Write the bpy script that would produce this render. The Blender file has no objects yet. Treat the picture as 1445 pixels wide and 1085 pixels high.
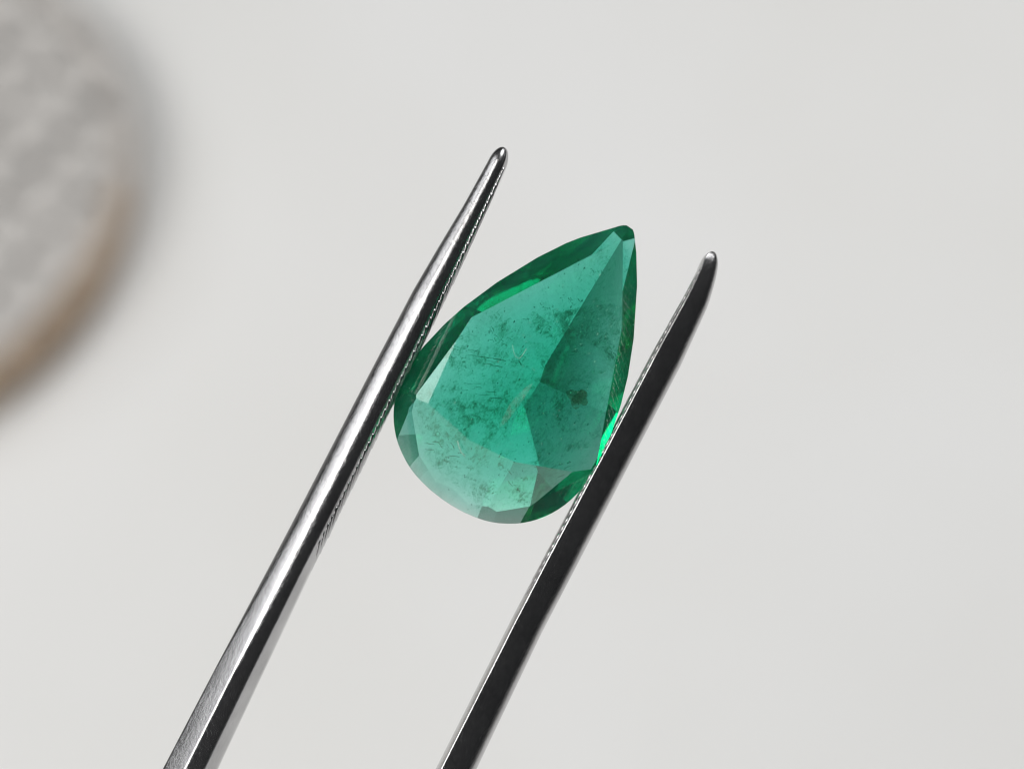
import bpy, bmesh, math, random
from mathutils import Vector, Matrix

# 1 Blender unit = 1 cm
random.seed(7)
R = math.radians
scene = bpy.context.scene
scene.unit_settings.system = 'METRIC'
scene.unit_settings.scale_length = 0.01
C = scene.collection

# ------------------------------------------------------------------ camera
ELEV = R(66)                       # camera looks down on the white sheet
FOCUS = 10.0                       # the stone is 10 cm from the lens
KPX = 3240.0                       # focal length in photograph pixels (1445 wide)
AX = Vector((1, 0, 0))
AF = Vector((0, math.cos(ELEV), -math.sin(ELEV)))     # forward
AU = Vector((0, math.sin(ELEV), math.cos(ELEV)))      # up in the picture
AB = -AF                                              # towards the camera
CAM_H = 27.0                       # lens height over the sheet
CAM = Vector((0, 0, CAM_H))
cd = bpy.data.cameras.new('camera')
cam = bpy.data.objects.new('camera', cd)
C.objects.link(cam)
rot = Matrix((AX, AU, AB)).transposed()
cam.matrix_world = Matrix.Translation(CAM) @ rot.to_4x4()
cd.sensor_fit = 'HORIZONTAL'
cd.sensor_width = 36.0
cd.lens = 36.0 * KPX / 1445.0
cd.clip_start = 0.1
cd.clip_end = 500
cd.dof.use_dof = True
cd.dof.focus_distance = FOCUS
cd.dof.aperture_fstop = (cd.lens * 1e-3) / 0.31
scene.camera = cam


def at(px, py, depth=FOCUS):
    """a point seen at photograph pixel (px, py), depth cm in front of the lens"""
    return CAM + depth * (AF + AX * ((px - 722.5) / KPX) + AU * ((542.5 - py) / KPX))


STONE = at(740, 540)

# ------------------------------------------------------------------ world, lamps, exposure
world = bpy.data.worlds.new('World')
scene.world = world
world.use_nodes = True
bg = world.node_tree.nodes['Background']
bg.inputs[0].default_value = (0.9, 0.95, 1.0, 1)
bg.inputs[1].default_value = 0.02


def area(name, direction, dist, sx, sy, watts, col):
    d = (AX * direction[0] + AU * direction[1] + AB * direction[2]).normalized()
    ld = bpy.data.lights.new(name, 'AREA')
    ld.shape = 'RECTANGLE'
    ld.size, ld.size_y = sx, sy
    ld.energy = watts
    ld.color = col
    o = bpy.data.objects.new(name, ld)
    C.objects.link(o)
    o.location = STONE + d * dist
    o.rotation_euler = (-d).to_track_quat('-Z', 'Y').to_euler()
    return o


area('ceiling_lamp', (-0.46, 0.09, 0.88), 60, 34, 34, 24000, (1.0, 0.985, 0.96))
area('window_light', (-0.80, 0.42, 0.40), 60, 36, 26, 5600, (0.98, 0.99, 1.0))
area('front_softbox', (-0.44, -0.70, 0.55), 60, 52, 52, 13500, (1.0, 0.99, 0.975))
area('added_back_fill', (0.48, 0.80, 0.42), 60, 44, 36, 27500, (0.99, 0.995, 1.0))  # added fill without a known source, lightens the mat's shadow at the right

scene.view_settings.view_transform = 'Standard'
scene.view_settings.look = 'None'
scene.view_settings.exposure = 0.0
scene.view_settings.gamma = 1.0
scene.view_settings.use_curve_mapping = False
scene.render.engine = 'CYCLES'
cy = scene.cycles
cy.max_bounces = 24
cy.transmission_bounces = 20
cy.glossy_bounces = 10
cy.transparent_max_bounces = 40
cy.diffuse_bounces = 4
cy.caustics_reflective = True
cy.caustics_refractive = True
cy.blur_glossy = 0.3
cy.sample_clamp_indirect = 6.0
cy.use_denoising = True
cy.filter_width = 1.1


# ------------------------------------------------------------------ helpers
def link(name, me, mat=None, parent=None, smooth=False):
    o = bpy.data.objects.new(name, me)
    C.objects.link(o)
    if mat and not me.materials:
        me.materials.append(mat)
    if parent:
        o.parent = parent
    if smooth:
        for p in me.polygons:
            p.use_smooth = True
    return o


def mesh(name, v, f):
    me = bpy.data.meshes.new(name)
    me.from_pydata([tuple(x) for x in v], [], f)
    me.update()
    return me


class NT:
    def __init__(self, name):
        self.m = bpy.data.materials.new(name)
        self.m.use_nodes = True
        self.t = self.m.node_tree
        self.n = self.t.nodes
        self.bsdf = self.n['Principled BSDF']
        self.out = self.n['Material Output']

    def new(self, typ, ins=None, **kw):
        nd = self.n.new(typ)
        for k, v in kw.items():
            setattr(nd, k, v)
        for k, v in (ins or {}).items():
            if hasattr(v, 'is_output'):
                self.t.links.new(v, nd.inputs[k])
            else:
                nd.inputs[k].default_value = v
        return nd

    def l(self, a, b):
        self.t.links.new(a, b)

    def coords(self, scale=(1, 1, 1), rotv=(0, 0, 0), which='Object'):
        tc = self.new('ShaderNodeTexCoord')
        mp = self.new('ShaderNodeMapping', {'Vector': tc.outputs[which], 'Scale': scale, 'Rotation': rotv})
        return mp.outputs[0]

    def noise(self, vec, scale, detail=4, rough=0.55, dist=0.0):
        return self.new('ShaderNodeTexNoise', {'Vector': vec, 'Scale': scale, 'Detail': detail,
                                               'Roughness': rough, 'Distortion': dist}).outputs['Fac']

    def ramp(self, fac, stops):
        r = self.new('ShaderNodeValToRGB', {'Fac': fac})
        e = r.color_ramp.elements
        while len(e) < len(stops):
            e.new(0.5)
        for el, (p, c) in zip(e, stops):
            el.position = p
            el.color = c if len(c) == 4 else (*c, 1)
        return r.outputs[0]


def g(v):
    return (v, v, v, 1)


# ------------------------------------------------------------------ materials
def mat_paper():
    m = NT('white_paper')
    v = m.coords()
    c = m.ramp(m.noise(v, 0.10, 3), [(0.35, (0.76, 0.755, 0.735)), (0.65, (0.80, 0.80, 0.795))])
    m.l(c, m.bsdf.inputs['Base Color'])
    m.bsdf.inputs['Roughness'].default_value = 0.7
    m.bsdf.inputs['Specular IOR Level'].default_value = 0.25
    b = m.new('ShaderNodeBump', {'Height': m.noise(v, 12, 5), 'Strength': 0.15, 'Distance': 0.02})
    m.l(b.outputs[0], m.bsdf.inputs['Normal'])
    return m.m


def mat_steel():
    m = NT('tweezer_steel')
    # x across, y along the arm, z towards the camera (object space of the arm)
    brushed = m.noise(m.coords((60, 3.0, 60)), 1.6, 5, 0.65)
    grain = m.noise(m.coords((1, 0.6, 1)), 62, 5, 0.75)
    blot = m.noise(m.coords((1, 1, 1)), 5, 4, 0.6)
    # short random scratches
    sc1 = m.new('ShaderNodeTexVoronoi', {'Vector': m.coords((46, 16, 46), (0, 0, R(35))), 'Scale': 1.6}, feature='DISTANCE_TO_EDGE').outputs['Distance']
    scr = m.ramp(sc1, [(0.0, g(0)), (0.03, g(1))])
    c = m.ramp(blot, [(0.3, (0.48, 0.475, 0.48)), (0.7, (0.62, 0.615, 0.62))])
    m.l(c, m.bsdf.inputs['Base Color'])
    m.bsdf.inputs['Metallic'].default_value = 1.0
    r = m.new('ShaderNodeMapRange', {'Value': grain, 'To Min': 0.17, 'To Max': 0.31})
    m.l(r.outputs[0], m.bsdf.inputs['Roughness'])
    b1 = m.new('ShaderNodeBump', {'Height': brushed, 'Strength': 0.10, 'Distance': 0.004})
    b2 = m.new('ShaderNodeBump', {'Height': grain, 'Strength': 0.7, 'Distance': 0.0019, 'Normal': b1.outputs[0]})
    b3 = m.new('ShaderNodeBump', {'Height': scr, 'Strength': 0.16, 'Distance': 0.003, 'Normal': b2.outputs[0]})
    m.l(b3.outputs[0], m.bsdf.inputs['Normal'])
    return m.m


def mat_emerald(name='emerald', rough=0.02):
    m = NT(name)
    v = m.coords()
    # polished crystal with fine haze near fractures
    haze = m.noise(v, 2.6, 6, 0.62, 0.6)
    cloud = m.ramp(haze, [(0.42, g(0.0)), (0.72, g(1.0))])
    gl = m.new('ShaderNodeBsdfGlass', {'Color': (0.97, 1.0, 0.985, 1), 'Roughness': rough, 'IOR': 1.575})
    df = m.new('ShaderNodeBsdfDiffuse', {'Color': (0.07, 0.43, 0.29, 1)})
    tr = m.new('ShaderNodeBsdfTranslucent', {'Color': (0.06, 0.50, 0.34, 1)})
    milky = m.new('ShaderNodeMixShader', {0: 0.5, 1: df.outputs[0], 2: tr.outputs[0]})
    streak = m.noise(m.coords((1, 2.6, 1), (0, 0, R(-28))), 9, 8, 0.72, 1.0)
    fine = m.ramp(streak, [(0.40, g(0.0)), (0.66, g(1.0))])
    both = m.new('ShaderNodeMath', {0: cloud, 1: fine}, operation='MULTIPLY_ADD')
    m.l(fine, both.inputs[1])
    both.inputs[2].default_value = 0.0
    half = m.new('ShaderNodeMath', {0: both.outputs[0], 1: cloud}, operation='ADD')
    fac = m.new('ShaderNodeMapRange', {'Value': half.outputs[0], 'From Max': 2.0, 'To Min': 0.09, 'To Max': 0.36})
    mix = m.new('ShaderNodeMixShader', {0: fac.outputs[0], 1: gl.outputs[0], 2: milky.outputs[0]})
    m.l(mix.outputs[0], m.out.inputs['Surface'])
    va = m.new('ShaderNodeVolumeAbsorption', {'Color': (0.01, 0.896, 0.784, 1), 'Density': 7.6})
    m.l(va.outputs[0], m.out.inputs['Volume'])
    m.n.remove(m.bsdf)
    return m.m


def mat_veil(name='healed_fracture', tint=(0.80, 0.89, 0.85), deep=(0.42, 0.58, 0.51), sc=5.0, th=0.22):
    m = NT(name)
    v = m.coords()
    n1 = m.noise(v, sc, 8, 0.7, 1.2)
    n2 = m.noise(m.coords((1, 1.9, 1), (0, 0, R(25))), 30, 8, 0.8, 1.0)
    n3 = m.noise(v, 75, 4, 0.7, 0.4)
    k = m.new('ShaderNodeMath', {0: n1, 1: n2}, operation='MULTIPLY').outputs[0]
    k3 = m.new('ShaderNodeMapRange', {'Value': n3, 'To Min': 0.72, 'To Max': 1.28}).outputs[0]
    k = m.new('ShaderNodeMath', {0: k, 1: k3}, operation='MULTIPLY').outputs[0]
    c = m.ramp(k, [(th + 0.02, (1, 1, 1)), (th + 0.08, tint), (th + 0.13, deep)])
    t = m.new('ShaderNodeBsdfTransparent', {'Color': c})
    m.l(t.outputs[0], m.out.inputs['Surface'])
    m.n.remove(m.bsdf)
    return m.m


def mat_fleck(name, col, rough=0.4):
    m = NT(name)
    v = m.coords()
    c = m.ramp(m.noise(v, 30, 3), [(0.3, tuple(x * 0.7 for x in col)), (0.7, col)])
    m.l(c, m.bsdf.inputs['Base Color'])
    m.bsdf.inputs['Roughness'].default_value = rough
    return m.m


def mat_strand(name, a, b):
    m = NT(name)
    v = m.coords((1, 1, 1))
    c = m.ramp(m.noise(v, 3.5, 5), [(0.3, a), (0.7, b)])
    m.l(c, m.bsdf.inputs['Base Color'])
    m.bsdf.inputs['Roughness'].default_value = 0.8
    bmp = m.new('ShaderNodeBump', {'Height': m.noise(v, 25, 4), 'Strength': 0.4, 'Distance': 0.03})
    m.l(bmp.outputs[0], m.bsdf.inputs['Normal'])
    return m.m


PAPER = mat_paper()
STEEL = mat_steel()
EMERALD = mat_emerald()
GIRDLE = mat_emerald('frosted_girdle', 0.45)
VEIL = mat_veil()
STAIN = mat_veil('brown_stain', (0.90, 0.72, 0.62), (0.75, 0.50, 0.40), 12.0, 0.12)
DARKFLECK = mat_fleck('dark_inclusion', (0.015, 0.09, 0.055))
CRACK = mat_veil('crack_tint', (0.66, 0.76, 0.71), (0.45, 0.58, 0.51), 9.0, 0.12)
BROWNFLECK = mat_fleck('brown_inclusion', (0.10, 0.085, 0.05), 0.8)
PALEFLECK = mat_fleck('pale_inclusion_and_glint', (0.42, 0.62, 0.50), 0.3)  # inclusions, and the glints painted on the table
GREYSTRAND = mat_strand('grey_woven_strand', (0.46, 0.44, 0.42), (0.62, 0.60, 0.575))
def mat_rim():
    m = NT('faded_brown_coil')
    v = m.coords()
    brown = m.ramp(m.noise(v, 3.5, 5), [(0.3, (0.29, 0.21, 0.15)), (0.7, (0.46, 0.36, 0.265))])
    grey = m.ramp(m.noise(v, 3.0, 5), [(0.3, (0.46, 0.43, 0.40)), (0.7, (0.60, 0.57, 0.54))])
    sep = m.new('ShaderNodeSeparateXYZ', {0: v})
    far = m.new('ShaderNodeMapRange', {'Value': sep.outputs['Y'], 'From Min': -1.6, 'From Max': 0.9})
    mx = m.new('ShaderNodeMix', data_type='RGBA')
    m.l(far.outputs[0], mx.inputs[0])
    m.l(grey, mx.inputs[7])
    m.t.links.new(brown, mx.inputs[6])
    m.l(mx.outputs[2], m.bsdf.inputs['Base Color'])
    m.bsdf.inputs['Roughness'].default_value = 0.85
    return m.m


RIM = mat_rim()
BROWNSTRAND = mat_strand('brown_rim_strand', (0.30, 0.22, 0.155), (0.50, 0.395, 0.29))
TABLE = mat_strand('grey_tabletop', (0.34, 0.335, 0.325), (0.42, 0.415, 0.405))
DARKBASE = mat_strand('dark_backing', (0.05, 0.043, 0.04), (0.08, 0.07, 0.065))

# ------------------------------------------------------------------ the white sheet
# the sheet lies askew: its upper left edge runs just outside the picture
SN = Vector((-0.75, 0.66, 0)).normalized()
STG = Vector((0.66, 0.75, 0)).normalized()
NX, NY = 60, 56
vs, fs = [], []
for j in range(NY + 1):
    for i in range(NX + 1):
        p = STG * (-26.0 + 72.0 * i / NX) + SN * (-26.0 + 46.0 * j / NY)
        z = 0.05 * math.sin(p.x * 0.23 + 0.6) * math.sin(p.y * 0.19 + 1.0)
        vs.append((p.x, p.y, z))
for j in range(NY):
    for i in range(NX):
        a = j * (NX + 1) + i
        fs.append((a, a + 1, a + NX + 2, a + NX + 1))
sheet = link('white_sheet', mesh('white_sheet', vs, fs), PAPER, smooth=True)
sheet['kind'] = 'structure'
tv = [(-120, -120, -0.12), (120, -120, -0.12), (120, 120, -0.12), (-120, 120, -0.12)]
tab = link('tabletop', mesh('tabletop', tv, [(0, 1, 2, 3)]), TABLE)
tab['kind'] = 'structure'


# ------------------------------------------------------------------ woven mat in the blurred background
def tube(pts, rx, rz, sides=8, closed=False, up=Vector((0, 0, 1))):
    v, f = [], []
    n = len(pts)
    for i, p in enumerate(pts):
        a = pts[(i - 1) % n] if (closed or i > 0) else pts[i]
        b = pts[(i + 1) % n] if (closed or i < n - 1) else pts[i]
        t = (b - a).normalized()
        s = t.cross(up).normalized()
        w = s.cross(t).normalized()
        for k in range(sides):
            q = 2 * math.pi * k / sides
            v.append(p + s * (rx * math.cos(q)) + w * (rz * math.sin(q)))
    m = n if closed else n - 1
    for i in range(m):
        for k in range(sides):
            a = i * sides + k
            b = i * sides + (k + 1) % sides
            c2 = ((i + 1) % n) * sides + (k + 1) % sides
            d = ((i + 1) % n) * sides + k
            f.append((a, b, c2, d))
    if not closed:
        f.append(tuple(range(sides))[::-1])
        f.append(tuple((n - 1) * sides + k for k in range(sides)))
    return v, f


MAT_R, MAT_H = 3.80, 0.95
# where the ray through the mat's centre meets the level of its top
dirc = (at(-222, 238, 1.0) - CAM)
MATC = CAM + dirc * ((MAT_H - CAM_H) / dirc.z)
mat_o = bpy.data.objects.new('woven_mat', None)
C.objects.link(mat_o)
mat_o.location = (MATC.x, MATC.y, 0.06)
mat_o['label'] = 'round thick grey woven mat with brown edge, blurred at upper left'
mat_o['category'] = 'mat'
# backing disc
v, f = [], []
N = 64
for zz, rr in ((0.0, MAT_R - 0.5), (MAT_H - 0.34, MAT_R - 0.30)):
    for k in range(N):
        q = 2 * math.pi * k / N
        v.append(Vector((rr * math.cos(q), rr * math.sin(q), zz)))
f = [(k, (k + 1) % N, N + (k + 1) % N, N + k) for k in range(N)] + [tuple(range(N))[::-1], tuple(range(N, 2 * N))]
link('backing', mesh('backing', v, f), DARKBASE, mat_o)
# woven strands
D1 = Vector((-0.58, -0.80, 0)).normalized()
D2 = Vector((0.82, -0.57, 0)).normalized()
SPS = (0.78, 0.58)
for di, (d, o_) in enumerate(((D1, D2), (D2, D1))):
    perp = Vector((-d.y, d.x, 0))
    SP = SPS[di]
    SO = SPS[1 - di]
    for k in range(-7, 8):
        off = k * SP + random.uniform(-0.05, 0.05)
        half = math.sqrt(max(0.0, (MAT_R - 0.24) ** 2 - off ** 2))
        if half < 0.3:
            continue
        n = max(6, int(half * 2 / 0.11))
        pts = []
        for i in range(n + 1):
            s = -half + 2 * half * i / n
            z = MAT_H - 0.11 + 0.05 * math.cos(math.pi * s / SO + math.pi * (k + di))
            pts.append(perp * off + d * s + Vector((0, 0, z)))
        vv, ff = tube(pts, SP * random.uniform(0.34, 0.40), 0.05)
        link('strand', mesh('strand', vv, ff), GREYSTRAND, mat_o, True)
# rim: stacked coils bound by stitches
for zz, cm in ((0.15, BROWNSTRAND), (0.42, BROWNSTRAND), (0.66, BROWNSTRAND), (0.85, BROWNSTRAND)):
    rr = MAT_R - 0.13 - (MAT_H - zz) * 0.14
    pts = [Vector((rr * math.cos(2 * math.pi * k / 96), rr * math.sin(2 * math.pi * k / 96), zz)) for k in range(96)]
    vv, ff = tube(pts, 0.15, 0.15, 8, True)
    link('rim_coil', mesh('rim_coil', vv, ff), RIM, mat_o, True)
st = None
for k in range(40):
    q = 2 * math.pi * k / 40
    if st is None:
        pts = [Vector((MAT_R - 0.34, 0.0, 0.99)), Vector((MAT_R - 0.08, 0.02, 0.99)), Vector((MAT_R + 0.0, 0.05, 0.75)),
               Vector((MAT_R - 0.10, 0.09, 0.5)), Vector((MAT_R - 0.18, 0.14, 0.08))]
        vv, ff = tube(pts, 0.11, 0.05, 6, up=Vector((0.3, 0.0, 1)))
        st = mesh('stitch', vv, ff)
    o = link('stitch', st, BROWNSTRAND, mat_o, True)
    if math.sin(q) > -0.1:                       # the binding is undyed on the far side
        o.material_slots[0].link = 'OBJECT'
        o.material_slots[0].material = GREYSTRAND
    o.rotation_euler = (0, 0, q)

# ------------------------------------------------------------------ tweezers
U = KPX / FOCUS          # photograph pixels per cm at the stone


def interp(tab, x):
    if x <= tab[0][0]:
        return tab[0][1]
    for (x0, y0), (x1, y1) in zip(tab, tab[1:]):
        if x <= x1:
            t = (x - x0) / (x1 - x0)
            return y0 + (y1 - y0) * t
    return tab[-1][1]


def fillet(poly, rad, seg=4):
    out = []
    n = len(poly)
    for i, p in enumerate(poly):
        a, b = poly[i - 1], poly[(i + 1) % n]
        va, vb = (a - p), (b - p)
        la, lb = va.length, vb.length
        r_ = min(rad[i], 0.48 * la, 0.48 * lb)
        p0 = p + va / la * r_
        p1 = p + vb / lb * r_
        for k in range(seg + 1):
            t = k / seg
            out.append(p0 * (1 - t) ** 2 + p * (2 * t * (1 - t)) + p1 * t ** 2)
    return out


TW = bpy.data.objects.new('tweezers', None)
C.objects.link(TW)
TW['label'] = 'pair of polished steel tweezers with serrated tips gripping the green stone'
TW['category'] = 'tweezers'
TWROT = rot.to_4x4()
# the arms share one direction in the picture
ANG = math.atan2(0.505, 1.0)
TDIR = Vector((math.sin(ANG), math.cos(ANG)))           # towards the tips (x right, y up)
TN = Vector((math.cos(ANG), -math.sin(ANG)))            # to the right of the arm
ORIG_PX = Vector((250.0, 1400.0))
TW.matrix_world = Matrix.Translation(at(ORIG_PX.x, ORIG_PX.y)) @ TWROT


def px_local(px, py):
    """photograph pixel -> tweezers' own plane (cm, x right, y up)"""
    return Vector(((px - ORIG_PX.x) / U, -(py - ORIG_PX.y) / U))


def build_arm(name, centre, width, sign, prof_tab, tip, length_extra, joint_shift, tooth_range, label=None):
    """centre: [(y_px, x_px)], width: [(y_px, perpendicular width px)], sign=+1 when the inner face looks right.
    The arm's own frame: x = inner direction * sign, y = along the arm, z = to the camera."""
    ytip = tip[1]
    ys = []
    y = ytip
    step = 0.6
    while y < 1120:
        ys.append(y)
        y += step
        step = min(10, step * 1.25)
    k = 0
    while k < 60:
        ys.append(1120 + k * 25)
        k += 1
    verts, faces = [], []
    prev = None
    info = []
    for i, y in enumerate(ys):
        x = interp(centre, y) if y <= 1120 else interp(centre, 1120) + (interp(centre, 1120) - interp(centre, 1000)) / 120.0 * (y - 1120)
        w = interp(width, y)
        a = (y - ytip) / math.cos(ANG)          # px along from the tip
        # rounded nose
        nose = 26.0
        a = max(a, 0.05)
        if a < nose:
            w = w * math.sqrt(max(0.0, 1 - (1 - a / nose) ** 2))
        c = px_local(x, y)
        # beyond the frame the arms run together towards their joint
        if y > 1120:
            t = min(1.0, (y - 1120) / 1475.0)
            sm = t * t * (3 - 2 * t)
            c = c + TN * (joint_shift * sm)
        info.append((y, c, w / U, a))
    nr = None
    for i, (y, c, w, a) in enumerate(info):
        poly, rad = prof_tab(y, w, a)
        ring = fillet(poly, rad)
        nr = len(ring)
        for p in ring:
            q = c + TN * (p.x * sign)
            verts.append(Vector((q.x, q.y, p.y)))
    nrow = len(info)
    for i in range(nrow - 1):
        for k in range(nr):
            a_, b_ = i * nr + k, i * nr + (k + 1) % nr
            q = (a_, b_, b_ + nr, a_ + nr)
            faces.append(q)
    faces.append(tuple(range(nr)))
    faces.append(tuple((nrow - 1) * nr + k for k in range(nr))[::-1])
    # into a frame whose y runs along the arm so the brushed grain follows it
    lr = Matrix.Rotation(-ANG, 4, 'Z')
    inv = lr.inverted()
    verts = [inv @ v_ for v_ in verts]
    me = mesh(name, verts, faces)
    bmx = bmesh.new()
    bmx.from_mesh(me)
    bmesh.ops.recalc_face_normals(bmx, faces=bmx.faces)
    bmx.to_mesh(me)
    bmx.free()
    o = link(name, me, STEEL, TW, True)
    o.matrix_local = lr
    if label:
        o['label'] = label
    # serration ridges across the inner face
    y0, y1, pitch = tooth_range
    n = int((y1 - y0) / pitch)
    for k in range(n):
        y = y0 + k * pitch + random.uniform(-0.8, 0.8)
        fade = min(1.0, 0.35 + k / 5.0, 0.25 + (n - k) / 5.0)
        x = interp(centre, y)
        w = interp(width, y) / U
        c = px_local(x, y)
        poly, rad = prof_tab(y, w, (y - ytip) / math.cos(ANG))
        # path: chamfer top -> inner edge -> down the inner face
        P = [poly[1], poly[0], Vector((poly[0].x, (poly[0].y * 0.4 + poly[-1].y * 0.6)))]
        P[0] = P[0] * 0.72 + P[1] * 0.28
        path = []
        slant = (0.085, 0.0, -0.06)
        for p, s_ in zip(P, slant):
            q = c + TN * (p.x * sign) + TDIR * s_
            path.append(inv @ Vector((q.x, q.y, p.y)))
        mid = sum(path, Vector()) / 3
        rr = (0.0078 if sign > 0 else 0.0062) * fade * random.uniform(0.7, 1.15)
        path = [p - mid for p in path]
        # a few more points for a smooth bend
        pp = []
        for m_ in range(9):
            t = m_ / 8
            pp.append(path[0] * (1 - t) ** 2 + path[1] * (2 * t * (1 - t)) + path[2] * t * t)
        shift = (path[1] - pp[4]) * 0.55
        pp = [p + shift * (1 - abs(2 * i_ / 8 - 1)) for i_, p in enumerate(pp)]
        vv, ff = tube(pp, rr * 0.75, rr * 1.6, 6, up=Vector((0.1, 1, 0.15)))
        r_ = link('serration_ridge', mesh('serration_ridge', vv, ff), STEEL, o, True)
        r_.location = mid
    return o


def prof_left(y, w, a):
    d = min(0.235, 0.05 + w * 1.25)
    t = max(0.0, min(1.0, (y - 700) / 250.0))          # faceted below, rounder above
    ch = 0.15 + 0.06 * t
    ctop = 0.30 + 0.08 * (1 - t)
    crest = -0.02 - 0.05 * t
    poly = [Vector((0.5 * w, d * 0.36 - ch * w * 2.2)),
            Vector(((0.5 - ch) * w, d * 0.36)),
            Vector((crest * w, d * 0.47)),
            Vector((-0.5 * w, d * 0.47 - 0.33 * w)),
            Vector((-0.42 * w, -d * 0.5)),
            Vector((0.5 * w, -d * 0.5))]
    k = 1 - 0.93 * t
    rad = [0.06 * w, 0.05 * w, 0.30 * w * k + 0.02 * w, 0.30 * w * k + 0.03 * w, 0.2 * w, 0.08 * w]
    return poly, rad


def prof_right(y, w, a):
    d = min(0.235, 0.05 + w * 1.25)
    poly = [Vector((0.5 * w, d * 0.22)),
            Vector((0.45 * w, d * 0.52)),
            Vector((-0.37 * w, d * 0.52 - 0.28 * w)),
            Vector((-0.5 * w, d * 0.02)),
            Vector((-0.42 * w, -d * 0.5)),
            Vector((0.5 * w, -d * 0.5))]
    rad = [0.06 * w, 0.06 * w, 0.30 * w, 0.35 * w, 0.2 * w, 0.08 * w]
    return poly, rad


build_arm('arm', [(209, 712), (235, 700), (296, 669), (360, 635), (420, 603), (540, 541.5), (800, 410), (1085, 268), (1400, 110)],
          [(209, 26), (235, 27), (296, 32), (360, 40), (420, 45.5), (800, 55), (1085, 68), (1400, 82)],
          1, prof_left, (712, 209), 0, 0.55, (258, 790, 11.5),
          'bright arm with a broad highlight, left of the stone')
build_arm('arm', [(356, 1007), (390, 997), (423, 984), (506, 942), (640, 872), (792, 792), (882, 745), (1085, 645), (1400, 490)],
          [(356, 25), (375, 26), (390, 29), (423, 36), (506, 44), (640, 44), (792, 46), (882, 46), (1085, 51), (1400, 58)],
          -1, prof_right, (1007, 356), 0, -0.55, (402, 868, 12.0),
          'dark arm right of the stone')

# ------------------------------------------------------------------ the pear-cut stone
S0 = 262.0
GROT = Matrix(((0.553, -0.833, 0), (0.833, 0.553, 0), (0, 0, 1)))
GTILT = Matrix.Rotation(R(0), 3, 'X') @ Matrix.Rotation(R(-6), 3, 'Y')
gem_origin = at(888 - 0.553 * S0, 322 + 0.833 * S0, FOCUS)
GEM = bpy.data.objects.new('pear_cut_gemstone', None)
C.objects.link(GEM)
GEM.matrix_world = Matrix.Translation(gem_origin) @ (rot @ GROT @ GTILT).to_4x4()
GEM['label'] = 'pear cut green emerald held between the two tweezer arms'
GEM['category'] = 'gemstone'

# outline: (distance from tip, half width left, half width right) in photograph pixels
OUT = [(0, 5, 5), (6, 13, 12), (28, 30, 29), (60, 57, 52), (112, 87, 82), (170, 113, 111), (227, 134, 131), (286, 147, 144),
       (330, 151, 147), (371, 146, 141), (405, 131, 126), (432, 107, 103), (452, 75, 72), (462, 42, 40), (466, 0, 0)]


def spline_outline(side, n=220):
    pts = [(s, (l if side > 0 else r_)) for s, l, r_ in OUT]
    dense = []
    for i in range(len(pts) - 1):
        p0 = Vector(pts[max(0, i - 1)]) if i > 0 else Vector((-4, 0))
        p1, p2 = Vector(pts[i]), Vector(pts[i + 1])
        p3 = Vector(pts[i + 2]) if i + 2 < len(pts) else Vector((462, -42))
        for k in range(12):
            t = k / 12
            dense.append(0.5 * ((2 * p1) + (p2 - p0) * t + (2 * p0 - 5 * p1 + 4 * p2 - p3) * t * t + (3 * p1 - p0 - 3 * p2 + p3) * t ** 3))
    dense.append(Vector(pts[-1]))
    return [Vector(((S0 - p.x) / U, side * p.y / U)) for p in dense]


OUTLINE = spline_outline(1) + spline_outline(-1)


def support(az):
    n = Vector((math.cos(az), math.sin(az)))
    return max(p.dot(n) for p in OUTLINE)


def cut(bm, nrm, dist):
    nrm = nrm.normalized()
    geom = bm.verts[:] + bm.edges[:] + bm.faces[:]
    res = bmesh.ops.bisect_plane(bm, geom=geom, dist=1e-6, plane_co=nrm * dist, plane_no=nrm, clear_outer=True)
    es = [e for e in res['geom_cut'] if isinstance(e, bmesh.types.BMEdge)]
    if len(es) >= 3:
        bmesh.ops.contextual_create(bm, geom=es)


GT = 0.018      # half thickness of the girdle
CROWN_H = 0.125
PAV = 0.30
bm = bmesh.new()
bmesh.ops.create_cube(bm, size=4.0)
# girdle outline
NG = 72
for k in range(NG):
    az = 2 * math.pi * k / NG
    cut(bm, Vector((math.cos(az), math.sin(az), 0)), support(az))
# table
cut(bm, Vector((0, 0, 1)), CROWN_H)


def crown(az_deg, slope_deg, lift=0.0):
    az, al = R(az_deg), R(slope_deg)
    n = Vector((math.sin(al) * math.cos(az), math.sin(al) * math.sin(az), math.cos(al)))
    d = support(az) * math.sin(al) + (GT + lift) * math.cos(al)
    cut(bm, n, d)


def pavil(az_deg, slope_deg, lift=0.0):
    az, al = R(az_deg), R(slope_deg)
    n = Vector((math.sin(al) * math.cos(az), math.sin(al) * math.sin(az), -math.cos(al)))
    d = support(az) * math.sin(al) + (GT + lift) * math.cos(al)
    cut(bm, n, d)


# azimuth 0 = towards the tip, 90 = the left flank, 180 = the round end, 270 = the right flank
for az, sl in ((61, 45), (90, 40), (118, 39), (140, 30), (157, 22), (172, 18), (188, 17), (204, 18), (222, 25), (235.5, 54.2), (293.1, 56.5), (303, 57.5), (25, 58), (335, 58)):
    crown(az, sl, 0.012)
for az, sl in ((131, 40), (149, 30), (165, 28), (180, 27), (196, 27), (212, 28), (228, 33)):
    crown(az, sl)


def through(az_deg, slope_deg, dist_px, z, down=False):
    az, al = R(az_deg), R(slope_deg)
    sg = -1 if down else 1
    n = Vector((math.sin(al) * math.cos(az), math.sin(al) * math.sin(az), sg * math.cos(al)))
    cut(bm, n, dist_px / U * math.sin(al) + sg * z * math.cos(al))


# narrow bevel along the left flank of the table that mirrors the lamp
through(99, 13, 113, CROWN_H)
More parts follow.
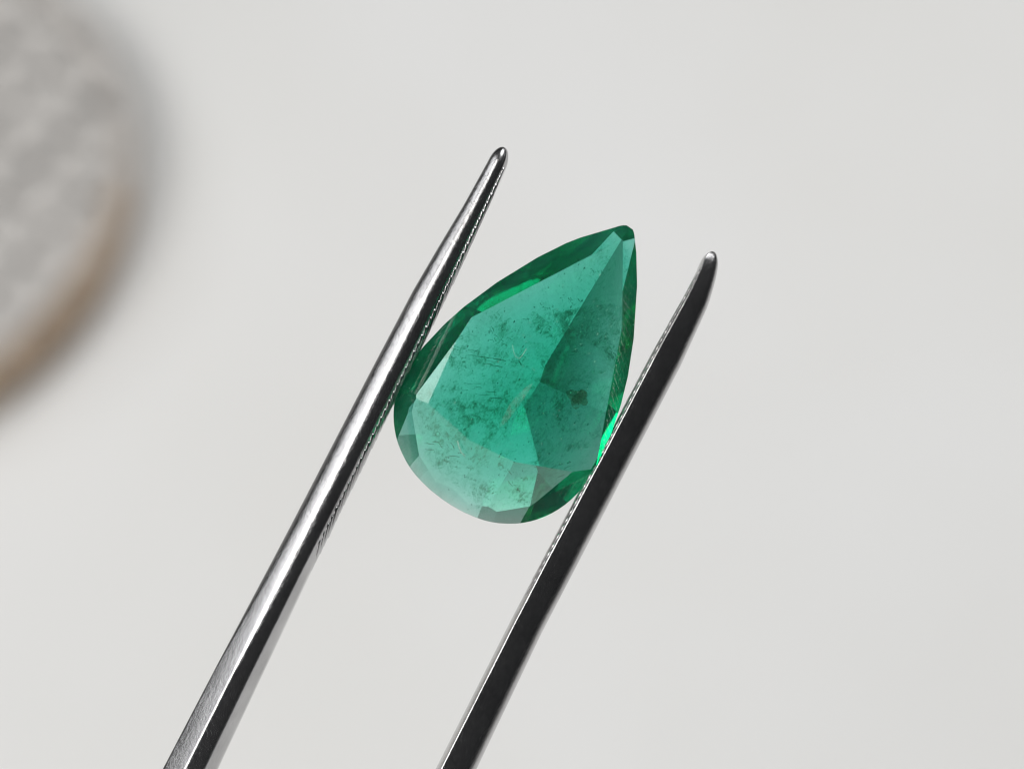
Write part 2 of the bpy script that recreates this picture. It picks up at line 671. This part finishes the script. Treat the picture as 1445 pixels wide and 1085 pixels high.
# pavilion: long flank facets meeting on a keel, a fan round the end
for az, sl in ((61, 34), (90, 31), (122, 31), (150, 32), (180, 31), (210, 31.5), (238, 37), (270, 37.2), (299, 38)):
    pavil(az, sl)
for az in (238, 250, 283, 308):
    pavil(az, 60, -0.01)
bmesh.ops.remove_doubles(bm, verts=bm.verts, dist=1e-4)
bmesh.ops.dissolve_degenerate(bm, dist=1e-4, edges=bm.edges)
# facet junctions of a worn stone are not razor sharp
bmesh.ops.recalc_face_normals(bm, faces=bm.faces)
me = bpy.data.meshes.new('crystal')
bm.to_mesh(me)
GEM_PLANES = [(f_.normal.copy(), f_.calc_center_median().dot(f_.normal)) for f_ in bm.faces]
bm.free()
crystal = link('crystal', me, EMERALD, GEM)
bv = crystal.modifiers.new('worn_edges', 'BEVEL')
bv.width = 0.0035
bv.segments = 1
bv.limit_method = 'ANGLE'
bv.angle_limit = R(9)
me.materials.append(GIRDLE)
for p_ in me.polygons:
    if abs(p_.normal.z) < 0.05:
        p_.material_index = 1


def inside(p, margin=0.02):
    return all(p.dot(n) < d - margin for n, d in GEM_PLANES)



def glocal(px, py, z):
    """photograph pixel -> the stone's own frame"""
    rx, ry = px - 888, py - 322
    sx = -0.553 * rx + 0.833 * ry
    p = -0.833 * rx - 0.553 * ry
    return Vector(((S0 - sx) / U, p / U, z))


def veil(px, py, z, size, nrm, bend, round_=False, mat=None, name='healed_fracture'):
    c = glocal(px, py, z)
    nrm = Vector(nrm).normalized()
    t1 = nrm.orthogonal().normalized()
    t2 = nrm.cross(t1)
    n = 26
    vv, ff, ok = [], [], []
    ph = random.uniform(0, 6)
    for j in range(n + 1):
        for i in range(n + 1):
            u_, w_ = (i / n - 0.5) * size, (j / n - 0.5) * size
            h_ = bend * math.sin(u_ * 5 + ph) + bend * 0.6 * math.sin(w_ * 9 + u_ * 4 + ph * 2)
            p = c + t1 * u_ + t2 * w_ + nrm * h_
            vv.append(p)
            rim_ = size * 0.5 * (0.8 + 0.2 * math.sin(3 * math.atan2(w_, u_) + ph))
            ok.append(inside(p, 0.015) and (not round_ or math.hypot(u_, w_) < rim_))
    for j in range(n):
        for i in range(n):
            a_ = j * (n + 1) + i
            q = (a_, a_ + 1, a_ + n + 2, a_ + n + 1)
            if all(ok[x] for x in q):
                ff.append(q)
    if ff:
        link(name, mesh(name, vv, ff), mat or VEIL, GEM, True)


for args in ((610, 560, 0.03, 0.4, (0.3, -0.1, 1), 0.02), (840, 470, 0.02, 0.35, (0.1, 0.5, 1), 0.03), (700, 690, 0.0, 0.45, (-0.1, 0.3, 1), 0.03),
             (760, 560, 0.05, 0.7, (0.05, 0.1, 1), 0.02), (700, 500, -0.02, 0.55, (0.1, -0.2, 1), 0.03), (790, 540, -0.04, 0.6, (-0.2, 0.1, 1), 0.03),
             (740, 650, -0.03, 0.5, (0.15, 0.2, 1), 0.03), (820, 400, -0.03, 0.4, (0.2, -0.1, 1), 0.02),
             (640, 600, 0.0, 0.4, (-0.2, 0.25, 1), 0.02), (680, 470, -0.05, 0.5, (0.7, 0.5, 0.6), 0.03)):
    veil(*args)
for z_ in (0.0, -0.02):
    veil(820 + z_ * 300, 560, z_, 0.085 - z_, (0.2, 0.1, 1), 0.004, True, STAIN, 'brown_stain')


def blob(verts, faces, c, ax, sub_r):
    """a rough eight-sided grain"""
    b0 = len(verts)
    base = [(1, 0, 0), (-1, 0, 0), (0, 1, 0), (0, -1, 0), (0, 0, 1), (0, 0, -1)]
    for q in base:
        k = random.uniform(0.6, 1.3) * sub_r
        verts.append(c + Vector((q[0] * ax[0], q[1] * ax[1], q[2] * ax[2])) * k)
    for t_ in ((0, 2, 4), (2, 1, 4), (1, 3, 4), (3, 0, 4), (2, 0, 5), (1, 2, 5), (3, 1, 5), (0, 3, 5)):
        faces.append(tuple(b0 + x for x in t_))


def grains(name, centres, n, spread, rmin, rmax, mat):
    vv, ff = [], []
    tries = 0
    while n > 0 and tries < 20000:
        tries += 1
        cx, cy_, cz = random.choice(centres)
        p = glocal(random.gauss(cx, spread), random.gauss(cy_, spread), cz + random.gauss(0, 0.035))
        if not inside(p, 0.012):
            continue
        st_ = random.choice((1, 1, 1.5, 2.5))
        blob(vv, ff, p, (st_, 1, 0.7), random.uniform(rmin, rmax))
        n -= 1
    o_ = link(name, mesh(name, vv, ff), mat, GEM)
    o_['kind'] = 'stuff'


grains('dark_grains', [(690, 500, 0), (640, 490, 0), (740, 500, 0), (770, 420, 0), (820, 380, 0), (640, 610, 0), (700, 680, 0),
                       (780, 600, 0), (830, 500, 0), (800, 640, 0), (860, 420, 0)], 230, 28, 0.0012, 0.0032, DARKFLECK)
grains('pale_grains', [(780, 600, 0.02), (760, 590, 0.02), (780, 680, 0.02), (860, 470, 0.02), (730, 500, 0.03), (600, 560, 0.02)],
       60, 30, 0.0015, 0.004, PALEFLECK)
grains('brown_grains', [(820, 560, -0.02)], 26, 6, 0.0012, 0.003, BROWNFLECK)


def hair(verts, faces, pts, r_):
    """a thin crack drawn as a three-sided thread"""
    vv, ff = tube(pts, r_, r_ * 0.6, 4)
    b0 = len(verts)
    verts.extend(vv)
    faces.extend(tuple(b0 + x for x in q) for q in ff)


# dark hairline cracks inside the crystal
vv, ff = [], []
for (x0, y0, x1, y1) in ((610, 486, 690, 497), (655, 492, 742, 506), (640, 505, 700, 512), (700, 470, 728, 482), (690, 455, 702, 476), (725, 500, 742, 522),
                         (760, 425, 775, 440), (800, 410, 812, 425), (838, 378, 846, 392), (640, 548, 735, 552), (600, 628, 660, 633), (770, 665, 812, 648),
                         (694, 697, 706, 690), (715, 655, 740, 690), (850, 470, 872, 500), (620, 600, 640, 632), (790, 500, 830, 486)):
    for rep_ in range(7):
        # short broken pieces scattered about the line of the crack
        t0 = random.uniform(0, 0.85)
        t1 = min(1.0, t0 + random.uniform(0.06, 0.3))
        z0 = random.uniform(-0.05, 0.06)
        ox, oy = random.gauss(0, 5), random.gauss(0, 5)
        bx, by = random.gauss(0, 1.0), random.gauss(0, 1.0)
        pts = []
        for k in range(6):
            t = k / 5
            tt = t0 + (t1 - t0) * t
            bow = 4 * t * (1 - t)
            pts.append(glocal(x0 + ox + (x1 - x0) * tt + bx * bow, y0 + oy + (y1 - y0) * tt + by * bow, z0 + 0.01 * t))
        pts = [p for p in pts if inside(p, 0.01)]
        if len(pts) > 3:
            hair(vv, ff, pts, random.uniform(0.0005, 0.0017))
o_ = link('hairline_crack', mesh('hairline_crack', vv, ff), CRACK, GEM)
o_['kind'] = 'stuff'


def sliver(pix, w0):
    """a pale feather or bright spark, drawn as a sliver on the table"""
    pts = [glocal(x, y, CROWN_H + 0.0006) for x, y in pix]
    v_, f_ = tube(pts, w0, w0 * 0.25, 5)
    link('pale_sliver', mesh('pale_sliver', v_, f_), PALEFLECK, GEM, True)


sliver([(725.5, 484), (727, 493), (730, 500), (735, 503)], 0.0008)
sliver([(745, 489), (741, 496), (735, 503)], 0.0010)
sliver([(648, 618), (650, 626), (653, 634), (659, 641)], 0.0019)  # the white spark, painted as a pale sliver


# tiny bright glints, painted as pale specks on the table
vv, ff = [], []
n = 130
while n > 0:
    cx, cy_ = random.choice(((860, 440), (850, 500), (790, 600), (770, 690), (700, 640), (620, 600), (740, 480), (800, 400), (640, 680)))
    p = glocal(random.gauss(cx, 26), random.gauss(cy_, 26), CROWN_H - 0.03)
    if not inside(p, 0.006):
        continue
    n -= 1
    p.z = CROWN_H + 0.0003
    if not all(p.dot(a_) < d_ + 0.001 for a_, d_ in GEM_PLANES):
        continue
    blob(vv, ff, p, (random.choice((1, 1, 2, 3)), 1, 0.4), random.uniform(0.0006, 0.0018))
o_ = link('painted_glint_specks', mesh('painted_glint_specks', vv, ff), PALEFLECK, GEM)
o_['kind'] = 'stuff'


# inner reflection beside the keel, painted as a pale film on the table
SM = NT('painted_reflection')
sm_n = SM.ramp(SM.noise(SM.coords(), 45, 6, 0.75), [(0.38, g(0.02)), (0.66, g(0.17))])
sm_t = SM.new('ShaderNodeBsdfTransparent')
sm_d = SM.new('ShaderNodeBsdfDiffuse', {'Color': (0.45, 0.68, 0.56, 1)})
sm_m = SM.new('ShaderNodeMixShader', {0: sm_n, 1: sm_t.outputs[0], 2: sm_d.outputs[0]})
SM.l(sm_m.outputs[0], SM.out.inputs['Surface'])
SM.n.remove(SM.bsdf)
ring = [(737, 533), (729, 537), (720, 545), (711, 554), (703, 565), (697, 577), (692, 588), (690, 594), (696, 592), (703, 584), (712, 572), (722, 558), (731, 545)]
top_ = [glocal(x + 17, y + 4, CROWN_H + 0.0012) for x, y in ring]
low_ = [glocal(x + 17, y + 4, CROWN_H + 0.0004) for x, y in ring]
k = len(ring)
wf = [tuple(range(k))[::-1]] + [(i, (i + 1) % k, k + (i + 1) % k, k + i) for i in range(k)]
link('painted_reflection', mesh('painted_reflection', top_ + low_, wf), SM.m, GEM)
